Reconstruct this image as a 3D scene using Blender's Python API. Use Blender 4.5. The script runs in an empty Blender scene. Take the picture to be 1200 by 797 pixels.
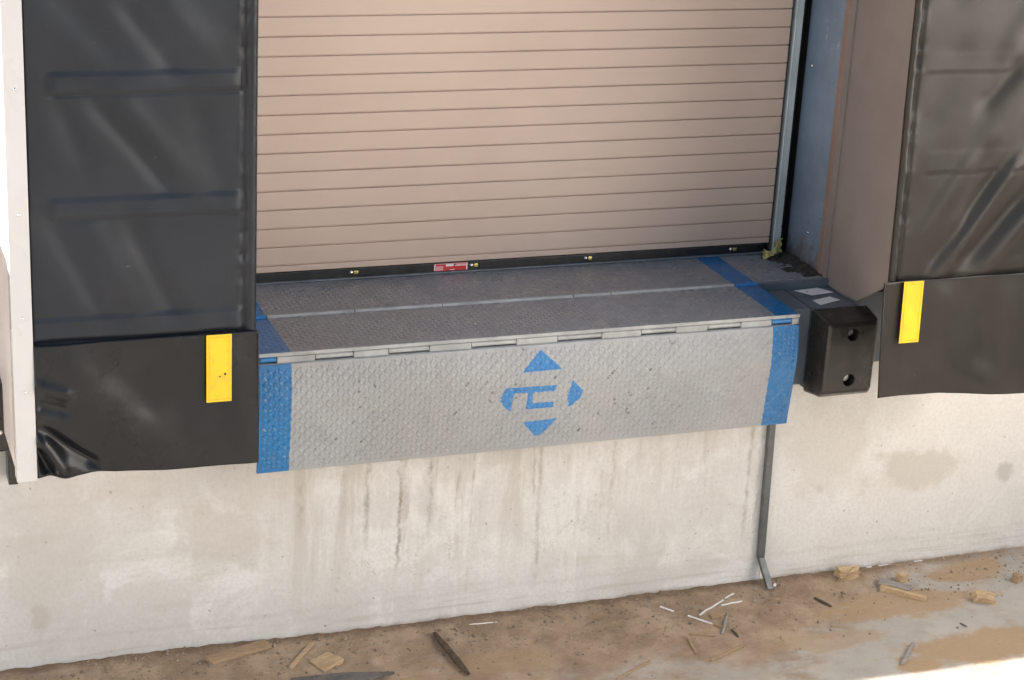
import bpy, bmesh, math, random
import numpy as np
from mathutils import Vector, Matrix, noise as mnoise
random.seed(7); rng = np.random.default_rng(11)
S = bpy.context.scene
COL = S.collection
R = math.radians

# ------------------------------------------------------------------ helpers
def tag(o, label=None, cat=None, group=None, kind=None):
    if label: o['label'] = label
    if cat: o['category'] = cat
    if group: o['group'] = group
    if kind: o['kind'] = kind
    return o
def empty(name, loc=(0, 0, 0), rz=0, parent=None):
    o = bpy.data.objects.new(name, None); COL.objects.link(o)
    o.location = loc; o.rotation_euler = (0, 0, rz); o.empty_display_size = .1
    if parent: o.parent = parent
    return o
def link(name, me, mat, parent=None, smooth=False):
    o = bpy.data.objects.new(name, me); COL.objects.link(o)
    for m in (mat if isinstance(mat, (list, tuple)) else [mat]): me.materials.append(m)
    if smooth:
        me.polygons.foreach_set('use_smooth', [True] * len(me.polygons))
    if parent:                                   # coordinates are world coordinates: keep them
        o.parent = parent
        o.matrix_parent_inverse = Matrix.Translation(-Vector(parent.location))
    return o
def obj(name, bm, mat, parent=None, bevel=0, smooth=False, seg=2):
    if bevel:
        bmesh.ops.remove_doubles(bm, verts=bm.verts, dist=1e-6)
        es = [e for e in bm.edges if len(e.link_faces) == 2 and e.calc_face_angle(0) > .5]
        bmesh.ops.bevel(bm, geom=es, offset=bevel, segments=seg, profile=.5, affect='EDGES', clamp_overlap=True)
    bmesh.ops.recalc_face_normals(bm, faces=bm.faces)
    me = bpy.data.meshes.new(name); bm.to_mesh(me); bm.free()
    return link(name, me, mat, parent, smooth)
def B(): return bmesh.new()
def box(bm, x0, x1, y0, y1, z0, z1, M=None):
    vs = [bm.verts.new((x, y, z)) for x in (x0, x1) for y in (y0, y1) for z in (z0, z1)]
    for f in ((0,1,3,2),(4,6,7,5),(0,4,5,1),(2,3,7,6),(0,2,6,4),(1,5,7,3)): bm.faces.new([vs[i] for i in f])
    if M is not None:
        for v in vs: v.co = M @ v.co
    return vs
def prism(bm, pts, off):                          # polygon (list of 3D points) extruded along off
    a = [bm.verts.new(p) for p in pts]; b = [bm.verts.new(Vector(p) + Vector(off)) for p in pts]
    n = len(pts); bm.faces.new(a); bm.faces.new(b[::-1])
    for i in range(n): bm.faces.new((a[i], b[i], b[(i+1) % n], a[(i+1) % n]))
def tube(bm, pts, r, n=10, cap=True):
    pts = [Vector(p) for p in pts]; rings = []
    for i, p in enumerate(pts):
        d = (pts[min(i+1, len(pts)-1)] - pts[max(i-1, 0)]).normalized()
        u = d.cross(Vector((0, 0, 1)) if abs(d.z) < .9 else Vector((1, 0, 0))).normalized(); w = d.cross(u)
        rr = r[i] if isinstance(r, (list, tuple)) else r
        rings.append([bm.verts.new(p + rr*(math.cos(2*math.pi*k/n)*u + math.sin(2*math.pi*k/n)*w)) for k in range(n)])
    for a, b in zip(rings, rings[1:]):
        for k in range(n): bm.faces.new((a[k], a[(k+1) % n], b[(k+1) % n], b[k]))
    if cap: bm.faces.new(rings[0][::-1]); bm.faces.new(rings[-1])
def disc(bm, c, axis, r, h, n=16, dome=0):         # short cylinder / dome from c along axis
    ax = Vector(axis).normalized(); c = Vector(c)
    u = ax.orthogonal().normalized(); w = ax.cross(u)
    prof = [(r, 0), (r, h)] if not dome else [(r, 0), (r*.9, h*.55), (r*.55, h*.9), (.12*r, h)]
    rings = [[bm.verts.new(c + ax*hh + rr*(math.cos(2*math.pi*k/n)*u + math.sin(2*math.pi*k/n)*w)) for k in range(n)] for rr, hh in prof]
    for a, b in zip(rings, rings[1:]):
        for k in range(n): bm.faces.new((a[k], a[(k+1) % n], b[(k+1) % n], b[k]))
    bm.faces.new(rings[0][::-1]); bm.faces.new(rings[-1])
def grid_mesh(name, P, attr=None):                 # P: (n,m,3) array of points
    n, m, _ = P.shape
    me = bpy.data.meshes.new(name)
    idx = np.arange(n*m).reshape(n, m)
    q = np.stack([idx[:-1, :-1], idx[1:, :-1], idx[1:, 1:], idx[:-1, 1:]], -1).reshape(-1, 4)
    me.vertices.add(n*m); me.vertices.foreach_set('co', P.reshape(-1).astype(np.float32))
    me.loops.add(q.size); me.loops.foreach_set('vertex_index', q.reshape(-1).astype(np.int32))
    me.polygons.add(len(q)); me.polygons.foreach_set('loop_start', np.arange(0, q.size, 4, dtype=np.int32))
    me.update(calc_edges=True); me.validate()
    if attr is not None:
        a = me.color_attributes.new('paint', 'FLOAT_COLOR', 'POINT')
        c = np.ones((n*m, 4), np.float32); c[:, :3] = attr.reshape(-1, 3)
        a.data.foreach_set('color', c.reshape(-1))
    return me
def vnoise(x, y, seed=0, oct=4):                   # cheap smooth value noise on arrays
    out = np.zeros(np.broadcast(x, y).shape); amp = 1; tot = 0
    for o in range(oct):
        g = np.random.default_rng(seed*17+o).random((64, 64))
        xx = x*2**o + 13.7*o; yy = y*2**o + 7.3*o
        i = np.floor(xx).astype(int); j = np.floor(yy).astype(int)
        fx = xx-i; fy = yy-j; fx = fx*fx*(3-2*fx); fy = fy*fy*(3-2*fy)
        G = lambda a, b: g[a % 64, b % 64]
        out += amp*((G(i, j)*(1-fx)+G(i+1, j)*fx)*(1-fy)+(G(i, j+1)*(1-fx)+G(i+1, j+1)*fx)*fy)
        tot += amp; amp *= .5
    return out/tot

# ------------------------------------------------------------------ materials
class MT:
    def __init__(s, name, col=(.5,.5,.5), rough=.5, metal=0, spec=None):
        s.m = bpy.data.materials.new(name); s.m.use_nodes = True
        s.t = s.m.node_tree; s.b = s.t.nodes['Principled BSDF']
        s.b.inputs['Base Color'].default_value = (*col, 1)
        s.b.inputs['Roughness'].default_value = rough; s.b.inputs['Metallic'].default_value = metal
        if spec is not None: s.b.inputs['Specular IOR Level'].default_value = spec
        s._co = None
    def n(s, typ, **kw):
        nd = s.t.nodes.new(typ)
        for k, v in kw.items(): setattr(nd, k, v)
        return nd
    def l(s, a, b): s.t.links.new(a, b)
    def co(s, scale=(1, 1, 1), loc=(0, 0, 0)):
        if s._co is None: s._co = s.n('ShaderNodeTexCoord').outputs['Object']
        mp = s.n('ShaderNodeMapping'); mp.inputs['Scale'].default_value = scale; mp.inputs['Location'].default_value = loc
        s.l(s._co, mp.inputs['Vector']); return mp.outputs[0]
    def noise(s, sc=5, detail=4, rough=.55, scale=(1,1,1), loc=(0,0,0), dist=0):
        nd = s.n('ShaderNodeTexNoise'); nd.inputs['Scale'].default_value = sc; nd.inputs['Detail'].default_value = detail
        nd.inputs['Roughness'].default_value = rough; nd.inputs['Distortion'].default_value = dist
        s.l(s.co(scale, loc), nd.inputs['Vector']); return nd.outputs['Fac']
    def ramp(s, fac, a, b, lo=0., hi=1.):
        nd = s.n('ShaderNodeMapRange'); nd.interpolation_type = 'SMOOTHSTEP'
        s.l(fac, nd.inputs['Value'])
        for k, v in zip(('From Min', 'From Max', 'To Min', 'To Max'), (a, b, lo, hi)): nd.inputs[k].default_value = v
        return nd.outputs[0]
    def math(s, op, a, b=0., c=None):
        nd = s.n('ShaderNodeMath', operation=op)
        for i, v in enumerate((a, b, c)):
            if v is None: continue
            if isinstance(v, (int, float)): nd.inputs[i].default_value = v
            else: s.l(v, nd.inputs[i])
        return nd.outputs[0]
    def mix(s, fac, a, b, blend='MIX'):
        nd = s.n('ShaderNodeMix', data_type='RGBA', blend_type=blend)
        for sock, v in ((nd.inputs['Factor'], fac), (nd.inputs['A'], a), (nd.inputs['B'], b)):
            if isinstance(v, (int, float)): sock.default_value = v
            elif isinstance(v, tuple): sock.default_value = (*v, 1)
            else: s.l(v, sock)
        return nd.outputs['Result']
    def color(s, c): s.l(c, s.b.inputs['Base Color']); return s
    def rough(s, r): s.l(r, s.b.inputs['Roughness']); return s
    def bump(s, h, strength=.3, dist=.01):
        nd = s.n('ShaderNodeBump'); nd.inputs['Strength'].default_value = strength; nd.inputs['Distance'].default_value = dist
        s.l(h, nd.inputs['Height']); s.l(nd.outputs[0], s.b.inputs['Normal']); return s
    def xyz(s):
        if s._co is None: s._co = s.n('ShaderNodeTexCoord').outputs['Object']
        nd = s.n('ShaderNodeSeparateXYZ'); s.l(s._co, nd.inputs[0]); return nd.outputs
    def attr(s, name):
        nd = s.n('ShaderNodeVertexColor', layer_name=name); sp = s.n('ShaderNodeSeparateColor'); s.l(nd.outputs['Color'], sp.inputs[0]); return sp.outputs

def simple(name, col, rough=.5, metal=0, var=.12, sc=8, bump=0, spec=None, dirt=None, dirt_amt=.5):
    m = MT(name, col, rough, metal, spec)
    f = m.noise(sc, 5, .6)
    dk = tuple(c*(1-var*1.6) for c in col); lt = tuple(min(1, c*(1+var)) for c in col)
    c = m.mix(m.ramp(f, .3, .7), dk, lt)
    if dirt:
        c = m.mix(m.math('MULTIPLY', m.ramp(m.noise(sc*2.3, 6, .65, loc=(3, 1, 5)), .52, .72), dirt_amt), c, dirt)
    m.color(c)
    m.rough(m.ramp(m.noise(sc*1.7, 3, .5, loc=(1, 7, 2)), .3, .7, max(.05, rough-.08), min(1, rough+.1)))
    if bump: m.bump(m.noise(sc*20, 4, .6), bump, .002)
    return m.m

# concrete dock wall -------------------------------------------------
def concrete_wall_mat():
    m = MT('concrete', rough=.85, spec=.25)
    x, y, z = m.xyz()[:3]
    big = m.noise(1.6, 4, .55); med = m.noise(6, 6, .62); fine = m.noise(75, 5, .65)
    right = m.ramp(m.math('ADD', x, m.math('MULTIPLY', m.math('SUBTRACT', m.noise(14, 3, .6), .5), .01)), 1.906, 1.912)
    c = m.mix(m.ramp(big, .32, .68), (.605, .572, .548), (.70, .68, .66))
    c = m.mix(m.ramp(med, .38, .66, 0, .55), c, (.57, .538, .51))
    c = m.mix(m.ramp(m.noise(3.1, 7, .68, loc=(8, 2, 3), dist=.7), .5, .62, 0, .6), c, (.77, .755, .74))
    c = m.mix(m.ramp(m.noise(1, 5, .6, scale=(2.2, 1, 14), loc=(3, 0, 6)), .55, .72, 0, .35), c, (.49, .445, .395))
    c = m.mix(m.math('MULTIPLY', right, .5), c, (.70, .67, .64))
    # run-down stains below the lip: soft brown bands, pale lime bands, then finer broken runs
    zone = m.math('MULTIPLY', m.ramp(x, -.05, .2), m.math('SUBTRACT', 1., right))
    drop = m.noise(1, 3, .6, scale=(7, 1, .01), loc=(1, 0, 0))                    # every run ends at its own height
    top = m.math('MULTIPLY', m.ramp(m.math('SUBTRACT', z, m.math('MULTIPLY', drop, .55)), -.22, .2), zone)
    topl = m.math('MULTIPLY', top, m.ramp(x, 1.4, .8, .45, 1))
    wide = m.noise(1, 6, .66, scale=(9, 1, .9), dist=.5); st2 = m.noise(1, 7, .7, scale=(30, 1, 1.6), loc=(4, 0, 2), dist=.9)
    br = m.ramp(m.noise(1, 5, .7, scale=(40, 1, 14), loc=(2, 0, 9)), .36, .6)
    c = m.mix(m.math('MULTIPLY', m.ramp(wide, .50, .66), m.math('MULTIPLY', topl, .6)), c, (.47, .42, .365))
    c = m.mix(m.math('MULTIPLY', m.ramp(wide, .46, .32), m.math('MULTIPLY', zone, .7)), c, (.75, .725, .69))
    c = m.mix(m.math('MULTIPLY', m.math('MULTIPLY', m.ramp(st2, .54, .66), br), m.math('MULTIPLY', topl, .7)), c, (.36, .305, .245))
    c = m.mix(m.math('MULTIPLY', m.math('MULTIPLY', m.ramp(st2, .44, .34), br), m.math('MULTIPLY', top, .55)), c, (.78, .76, .73))
    for (sx, zt, zb, w, a) in ((.415, .60, .29, .016, .6), (.53, .60, .17, .012, .7), (.545, .6, .34, .02, .35), (.636, .56, .30, .016, .6), (1.004, .60, .36, .008, .55), (1.03, .6, .06, .014, .4), (.19, .58, .35, .022, .4), (.33, .56, .4, .02, .3), (1.3, .62, .2, .012, .3), (1.83, .6, .15, .014, .4), (1.87, .55, .1, .01, .35)):
        wob = m.math('MULTIPLY', m.math('SUBTRACT', m.noise(11, 5, .7, scale=(.2, 1, 1), loc=(sx*9, 0, 0)), .5), .045)
        d = m.math('ABSOLUTE', m.math('SUBTRACT', m.math('ADD', x, wob), sx))
        d = m.math('ADD', d, m.math('MULTIPLY', m.math('SUBTRACT', m.noise(1, 5, .7, scale=(60, 1, 22), loc=(sx, 0, 3)), .5), w*1.6))
        k = m.math('MULTIPLY', m.ramp(d, w, -w*.1), m.math('MULTIPLY', m.ramp(z, zb, zb+.16), m.ramp(z, zt+.16, zt)))
        k = m.math('MULTIPLY', k, m.ramp(m.noise(26, 5, .7, scale=(1, 1, .6), loc=(sx*30, 0, 0)), .36, .6))
        c = m.mix(m.math('MULTIPLY', k, min(.95, a*1.35)), c, (.25, .205, .16))
    for (sx, sz, wx, wz, a, col) in ((2.50, .40, .18, .085, .8, (.47, .415, .35)), (2.91, .347, .035, .04, .8, (.36, .34, .31)), (2.123, .357, .02, .022, .6, (.42, .39, .35)),
                                     (2.14, .52, .19, .2, .6, (.55, .505, .445)), (-.08, .42, .16, .13, .6, (.46, .41, .345)), (-.62, .5, .13, .35, .5, (.50, .455, .40)), (-.655, .2, .03, .06, .55, (.42, .35, .28)), (1.45, .33, .3, .13, .3, (.5, .46, .41)), (.0, .62, .35, .12, .45, (.47, .425, .37)), (-.35, .65, .1, .12, .4, (.52, .47, .41))):
        wob = m.math('MULTIPLY', m.math('SUBTRACT', m.noise(7, 7, .72, loc=(sx*3, 0, sz), dist=.4), .5), 3.4)
        dx = m.math('DIVIDE', m.math('SUBTRACT', x, sx), wx); dz = m.math('DIVIDE', m.math('SUBTRACT', z, sz), wz)
        d = m.math('ADD', m.math('SQRT', m.math('ADD', m.math('MULTIPLY', dx, dx), m.math('MULTIPLY', dz, dz))), wob)
        c = m.mix(m.math('MULTIPLY', m.ramp(d, 1.3, .5), a*.7), c, col)
    # pour line and splash zone along the foot, joint by the channel, hairlines, pores
    hz = m.noise(1, 5, .65, scale=(1.6, 1, 40))
    c = m.mix(m.math('MULTIPLY', m.ramp(hz, .52, .66), m.math('MULTIPLY', m.ramp(z, .22, .05), .5)), c, (.45, .40, .345))
    zn = m.math('ADD', z, m.math('MULTIPLY', m.math('SUBTRACT', m.noise(10, 6, .68), .5), .06))
    c = m.mix(m.ramp(m.math('ABSOLUTE', m.math('SUBTRACT', zn, .115)), .014, .002, 0, .14), c, (.40, .35, .30))
    c = m.mix(m.math('MULTIPLY', m.ramp(zn, .035, .004), .9), c, (.26, .18, .12))
    c = m.mix(m.ramp(m.math('ABSOLUTE', m.math('SUBTRACT', x, 1.914)), .004, .001, 0, .5), c, (.36, .32, .28))
    crk = m.math('ABSOLUTE', m.math('SUBTRACT', m.noise(1.1, 9, .66, loc=(5, 0, 1), dist=.5), .5))
    c = m.mix(m.math('MULTIPLY', m.ramp(crk, .0028, .0006), m.ramp(m.noise(1.7, 2, .5, loc=(1, 0, 4)), .5, .6, 0, .45)), c, (.33, .29, .245))
    pore = m.ramp(m.noise(48, 2, .5, loc=(2, 2, 2)), .695, .74)
    c = m.mix(m.math('MULTIPLY', pore, .6), c, (.27, .235, .195))
    c = m.mix(m.ramp(fine, .35, .7, 0, .35), c, (.48, .44, .395))
    m.color(c)
    m.bump(m.math('ADD', m.math('MULTIPLY', med, .5), m.math('SUBTRACT', m.math('MULTIPLY', fine, .5), m.math('MULTIPLY', pore, 1.)) ), .5, .006)
    return m.m
def ground_mat():
    m = MT('yard concrete', rough=.9, spec=.2)
    x, y, z = m.xyz()[:3]
    c = m.mix(m.ramp(m.noise(2.2, 5, .6), .3, .7), (.40, .365, .32), (.50, .465, .42))
    c = m.mix(m.ramp(m.noise(11, 6, .65), .45, .7, 0, .5), c, (.36, .30, .235))
    # soil film: thickest along the wall, thinning outward and to the right
    edge = m.math('ADD', y, m.math('MULTIPLY', m.math('SUBTRACT', m.noise(3.2, 7, .68, scale=(1, 1.8, 1)), .5), .9))
    edge = m.math('ADD', edge, m.math('MULTIPLY', m.math('SUBTRACT', m.noise(22, 6, .75), .5), .22))
    lim = m.ramp(x, 1.7, 2.7, -.52, -.02)
    film = m.ramp(m.math('SUBTRACT', edge, lim), -.16, .14, 0, .9)
    c = m.mix(film, c, m.mix(m.ramp(m.noise(6, 6, .65), .35, .68), (.30, .20, .125), (.47, .34, .225)))
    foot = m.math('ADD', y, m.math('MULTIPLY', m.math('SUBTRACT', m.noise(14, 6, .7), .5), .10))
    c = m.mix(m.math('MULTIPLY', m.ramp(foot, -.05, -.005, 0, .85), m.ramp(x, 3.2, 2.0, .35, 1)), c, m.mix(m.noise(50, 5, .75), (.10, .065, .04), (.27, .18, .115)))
    # ochre sand, thin patches
    wob = m.math('MULTIPLY', m.math('SUBTRACT', m.noise(6, 6, .68, scale=(1, 1.6, 1), loc=(5, 2, 0)), .5), 1.9)
    wob = m.math('ADD', wob, m.math('MULTIPLY', m.math('SUBTRACT', m.noise(40, 5, .75), .5), .5))
    for cx, cy, rx, ry, k in ((2.74, -.10, .18, .075, .85), (2.36, -.27, .32, .10, .85), (2.50, -.62, .38, .11, .9), (2.17, -.69, .10, .035, .9), (1.95, -.45, .24, .06, .6), (.35, -.38, .25, .08, .7), (.8, -.3, .2, .08, .6), (3.1, -.4, .2, .08, .7)):
        dx = m.math('DIVIDE', m.math('SUBTRACT', x, cx), rx); dy = m.math('DIVIDE', m.math('SUBTRACT', y, cy), ry)
        d = m.math('ADD', m.math('SQRT', m.math('ADD', m.math('MULTIPLY', dx, dx), m.math('MULTIPLY', dy, dy))), wob)
        c = m.mix(m.ramp(d, 1.15, .75, 0, k), c, m.mix(m.noise(60, 4, .7), (.37, .25, .145), (.49, .345, .21)))
    c = m.mix(m.ramp(m.noise(70, 5, .7), .62, .72, 0, .6), c, (.22, .165, .115))
    c = m.mix(m.ramp(m.noise(1, 5, .6, scale=(8, 60, 1), loc=(2, 0, 0), dist=.6), .62, .70, 0, .4), c, (.52, .49, .45))
    m.color(c); m.bump(m.math('ADD', m.math('ADD', m.noise(150, 5, .75), m.noise(34, 5, .7)), m.math('MULTIPLY', m.ramp(film, .2, .8), m.noise(70, 4, .8))), .75, .006)
    return m.m
def dirt_mat():
    m = MT('dirt', rough=.95, spec=.1)
    c = m.mix(m.ramp(m.noise(6, 6, .65), .35, .68), (.25, .175, .11), (.38, .28, .18))
    c = m.mix(m.ramp(m.noise(2.4, 4, .6, loc=(3, 3, 1)), .45, .65, 0, .6), c, (.31, .245, .175))
    c = m.mix(m.ramp(m.noise(90, 5, .75), .60, .70, 0, .7), c, (.13, .09, .055))
    c = m.mix(m.ramp(m.noise(75, 4, .7, loc=(5, 5, 5)), .66, .74, 0, .6), c, (.48, .40, .30))
    m.color(c); m.bump(m.math('ADD', m.noise(160, 5, .75), m.noise(35, 5, .7)), .7, .006)
    return m.m
def sand_mat():
    m = MT('sand', rough=.95, spec=.1)
    c = m.mix(m.ramp(m.noise(7, 6, .6), .3, .7), (.37, .245, .135), (.47, .325, .19))
    c = m.mix(m.ramp(m.noise(110, 4, .7), .6, .72, 0, .5), c, (.25, .17, .10))
    m.color(c); m.bump(m.noise(200, 4, .7), .4, .003)
    return m.m
# painted tread plate: colour attribute = which paint (R blue, G worn to dark steel, B lug height)
def tread_mat(name, grey, dark, dust=.0, rough=.42):
    m = MT(name, rough=rough)
    R_, G_, B_ = m.attr('paint')[:3]
    g = m.mix(m.ramp(m.noise(3.5, 5, .6), .32, .68), dark, grey)
    g = m.mix(m.ramp(m.noise(22, 5, .7), .5, .72, 0, .3), g, tuple(c*.75 for c in dark))
    b = m.mix(m.ramp(m.noise(4, 4, .6), .3, .7), (.0005, .108, .295), (.001, .145, .37))
    b = m.mix(m.ramp(R_, .75, .95), m.mix(m.noise(90, 3, .6), (.008, .135, .36), (.035, .195, .45)), b)
    b = m.mix(m.math('MULTIPLY', B_, m.ramp(m.noise(55, 3, .6, loc=(6, 6, 6)), .45, .6, 0, .35)), b, (.10, .20, .33))
    c = m.mix(m.ramp(R_, .3, .5), g, b)
    if dust:
        dn = m.math('MULTIPLY', m.ramp(m.noise(2.1, 5, .6, loc=(4, 2, 1)), .42, .66), m.math('SUBTRACT', 1., m.math('MULTIPLY', B_, .8)))
        c = m.mix(m.math('MULTIPLY', dn, m.math('MULTIPLY', m.ramp(R_, .6, .4, .25, 1), dust)), c, (.30, .25, .195))
    c = m.mix(m.math('MULTIPLY', m.ramp(G_, .35, .6), .8), c, (.10, .092, .085))
    c = m.mix(m.math('MULTIPLY', m.ramp(B_, .7, .95), m.ramp(m.noise(40, 3, .6), .45, .7, 0, .14)), c, (.50, .49, .46))
    m.color(c)
    m.rough(m.math('ADD', m.ramp(m.noise(9, 4, .6), .3, .7, rough-.08, rough+.14), m.math('MULTIPLY', R_, -.10)))
    m.bump(m.noise(140, 3, .6), .12, .002)
    return m.m
def vinyl(name, col, r0, r1):
    m = MT(name, col, .4, spec=.34)
    c = m.mix(m.ramp(m.noise(2.4, 4, .6), .3, .7), col, tuple(v*1.5 for v in col))
    sc = m.math('MULTIPLY', m.ramp(m.noise(1, 4, .7, scale=(24, 24, 95), dist=1.2), .68, .72), m.ramp(m.noise(4, 2, .5, loc=(9, 1, 1)), .55, .68))
    c = m.mix(m.math('MULTIPLY', sc, .35), c, (.35, .34, .33))
    c = m.mix(m.ramp(m.noise(5, 5, .65, loc=(3, 0, 8)), .5, .75, 0, .08), c, (.12, .095, .07))
    m.color(c); m.rough(m.ramp(m.noise(3.1, 4, .6, loc=(0, 4, 0)), .3, .7, r0, r1))
    m.bump(m.math('ADD', m.math('MULTIPLY', m.noise(260, 2, .5), .35), m.noise(7, 3, .5)), .10, .006)
    return m.m
def painted_steel(name, col, rough=.4, rustlo=None, chips=(.55, .55, .52), chip_amt=.7):
    m = MT(name, col, rough)
    c = m.mix(m.ramp(m.noise(2.7, 5, .6), .3, .7), tuple(v*.82 for v in col), tuple(v*1.12 for v in col))
    c = m.mix(m.math('MULTIPLY', m.math('MULTIPLY', m.ramp(m.noise(1, 5, .75, scale=(45, 45, 20), loc=(3, 1, 0)), .56, .61), m.ramp(m.noise(5, 3, .6, loc=(1, 4, 6)), .52, .62)), chip_amt), c, chips)
    if rustlo is not None:
        z = m.xyz()[2]
        zn = m.math('ADD', z, m.math('MULTIPLY', m.math('SUBTRACT', m.noise(16, 5, .7), .5), .32))
        c = m.mix(m.ramp(zn, rustlo+.07, rustlo-.06, 0, .8), c, (.115, .075, .05))
        c = m.mix(m.math('MULTIPLY', m.ramp(m.noise(38, 4, .7, loc=(2, 5, 1)), .64, .70), m.ramp(z, 1.9, 1.2)), c, (.05, .035, .03))
    m.color(c); m.rough(m.ramp(m.noise(12, 4, .6), .3, .7, rough-.08, rough+.15)); m.bump(m.noise(70, 3, .5), .06, .003)
    return m.m
def wood(name, a, b):
    m = MT(name, a, .8, spec=.2)
    f = m.noise(1, 6, .65, scale=(12, 70, 70), dist=1.5)
    m.color(m.mix(m.ramp(f, .35, .68), a, b)); m.bump(f, .4, .003); return m.m
def door_mat():
    m = MT('tan door paint', (.52, .40, .32), .42)
    c = m.mix(m.ramp(m.noise(1.5, 4, .55), .3, .7), (.52, .395, .325), (.56, .43, .355))
    c = m.mix(m.ramp(m.noise(1, 4, .6, scale=(3, 3, 40), loc=(1, 1, 1)), .55, .8, 0, .16), c, (.40, .31, .25))
    m.color(c); m.rough(m.ramp(m.noise(4, 3, .5), .3, .7, .36, .5)); m.bump(m.noise(3, 2, .5), .08, .01)
    return m.m

M = dict(
    concrete=concrete_wall_mat(), ground=ground_mat(), dirt=dirt_mat(), sand=sand_mat(), door=door_mat(),
    lip=tread_mat('grey tread paint, blue ends', (.31, .318, .328), (.262, .27, .28), .28, .30),
    deck=tread_mat('trodden grey tread paint', (.225, .236, .252), (.19, .199, .212), .3, .26),
    steel=simple('grey painted steel', (.33, .335, .335), .42, 0, .12, 14, .05, dirt=(.20, .17, .14), dirt_amt=.4),
    steel_dark=simple('slate painted steel', (.115, .135, .155), .45, 0, .12, 10, .05, dirt=(.16, .14, .12), dirt_amt=.3),
    hinge_blue=simple('blue painted steel', (.02, .17, .42), .4, 0, .1, 12, .05),
    jamb=painted_steel('blue grey steel', (.19, .25, .325), .40, 1.17),
    guide=painted_steel('pale grey rail', (.40, .45, .47), .35, 1.13, (.2, .17, .14), .5),
    trim=painted_steel('rust red primer', (.25, .165, .135), .6, None, (.4, .3, .22), .6),
    tan=simple('shade-darkened wall panel', (.225, .19, .175), .55, 0, .05, 4, .06),  # base colour darkened to carry the shade beside the right curtain
    whitepaint=simple('white painted sheet', (.74, .68, .65), .45, 0, .04, 5, .03),
    framemetal=simple('white enamelled angle', (.60, .575, .565), .32, 0, .02, 3, .02, dirt=(.52, .48, .45), dirt_amt=.08),
    vinyl=vinyl('charcoal vinyl', (.011, .0135, .019), .36, .44), vinyl_flap=vinyl('black vinyl', (.007, .0075, .009), .22, .33),
    vinyl_right=vinyl('brownish vinyl', (.017, .0148, .0125), .32, .42),  # brown-leaning base tint, the left curtain's is bluish
    yellow=simple('yellow reflective tape', (.80, .50, .012), .4, 0, .06, 14, dirt=(.45, .30, .06), dirt_amt=.5), stitch=simple('stitch thread', (.55, .33, .01), .7, 0, .05, 30),
    rubber=simple('black rubber', (.021, .0185, .0155), .30, 0, .15, 9, .04, dirt=(.05, .042, .032), dirt_amt=.5),
    black=simple('black bar', (.012, .013, .014), .38, 0, .2, 20, .05, dirt=(.09, .085, .08), dirt_amt=.3),
    zinc=simple('zinc', (.75, .75, .74), .22, 1, .05, 40), brass=simple('yellow zinc', (.78, .62, .22), .25, 1, .05, 40),
    red=simple('red label', (.55, .03, .035), .4, 0, .06, 30), labelwhite=simple('label paper', (.80, .78, .76), .5, 0, .04, 40),
    pinklab=simple('faded red label', (.68, .30, .33), .5, 0, .06, 40),
    rag=simple('yellow strap cloth', (.50, .46, .17), .7, 0, .3, 60, .2, dirt=(.62, .6, .42), dirt_amt=.7),
    debris=simple('dark grime', (.045, .036, .03), .9, 0, .4, 40, .4, dirt=(.2, .15, .1), dirt_amt=.5),
    galv=simple('galvanised grey channel', (.12, .128, .132), .42, .35, .1, 18, .05, dirt=(.3, .25, .2), dirt_amt=.3),
    dark=simple('dark recess', (.018, .018, .018), .8), roof=simple('roof metal', (.4, .4, .4), .5),
    wood_dark=wood('weathered wood', (.055, .04, .03), (.15, .105, .07)), wood_pale=wood('fresh wood', (.38, .265, .155), (.55, .405, .25)),
    wood_mid=wood('dusty wood', (.30, .205, .125), (.42, .30, .19)), wood_grey=wood('grey wood', (.24, .22, .20), (.36, .33, .30)),
    slate=simple('dark shingle', (.12, .108, .10), .8, 0, .2, 30, .3, dirt=(.2, .16, .12)), straw=simple('white plastic stick', (.78, .76, .74), .5, 0, .05, 30),
    soil_dark=simple('soil crumb', (.17, .12, .08), .95, 0, .3, 20), stone=simple('pebble', (.30, .235, .17), .9, 0, .3, 20, .2), trailer=simple('white trailer sheet', (.80, .79, .77), .4, 0, .04, 3),
    tyre=simple('tyre', (.02, .02, .02), .8), chrome=simple('steel', (.5, .5, .5), .35, .8),
)

ZD = 1.122; YD = .456; YL = -.194; W = 1.85

# ------------------------------------------------------------------ ground and soil
me = grid_mesh('ground', np.stack(np.meshgrid(np.linspace(-600, 600, 25), np.linspace(-600, 600, 25), indexing='ij') + [np.zeros((25, 25))], -1))
tag(link('ground', me, M['ground']), kind='structure')
# soil washed against the wall: a height field that dips under the yard where there is none
def soil_patch(name, x0, x1, y0, y1, res, fn, mat, label=None):
    xs = np.arange(x0, x1+1e-6, res); ys = np.arange(y0, y1+1e-6, res)
    X, Y = np.meshgrid(xs, ys, indexing='ij'); Z = fn(X, Y)
    return tag(link(name, grid_mesh(name, np.stack([X, Y, Z], -1)), mat, smooth=True), label, name, kind='stuff')
def dirt_h(X, Y):
    d = -Y
    n1 = vnoise(X*1.7, Y*2.6, 1, 5); n2 = vnoise(X*9, Y*11, 2, 4); n3 = vnoise(X*45, Y*45, 3, 3)
    cover = np.interp(X, [-2, -.6, .2, .9, 1.6, 2.0, 2.5, 3.2, 5], [.5, .5, .40, .38, .36, .28, .07, .04, .03])
    w = np.clip(d/.10, .12, 1)
    h = .008*np.exp(-d/.05) + .012*(1-d/cover) + w*(.026*(n1-.5) + .012*(n2-.5)) + .008*(n3-.5)*np.clip(w*2, .5, 1) + .012*np.exp(-d/.03)*(vnoise(X*28, Y*28, 15, 3)-.45)
    h = np.where(X < .35, h + .012*(1-np.clip((X+.1)/.45, 0, 1)), h)
    edge = np.clip((d-.9)/.5, 0, 1); h = h - .06*edge
    return np.clip(h, -.02, .06)
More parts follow.
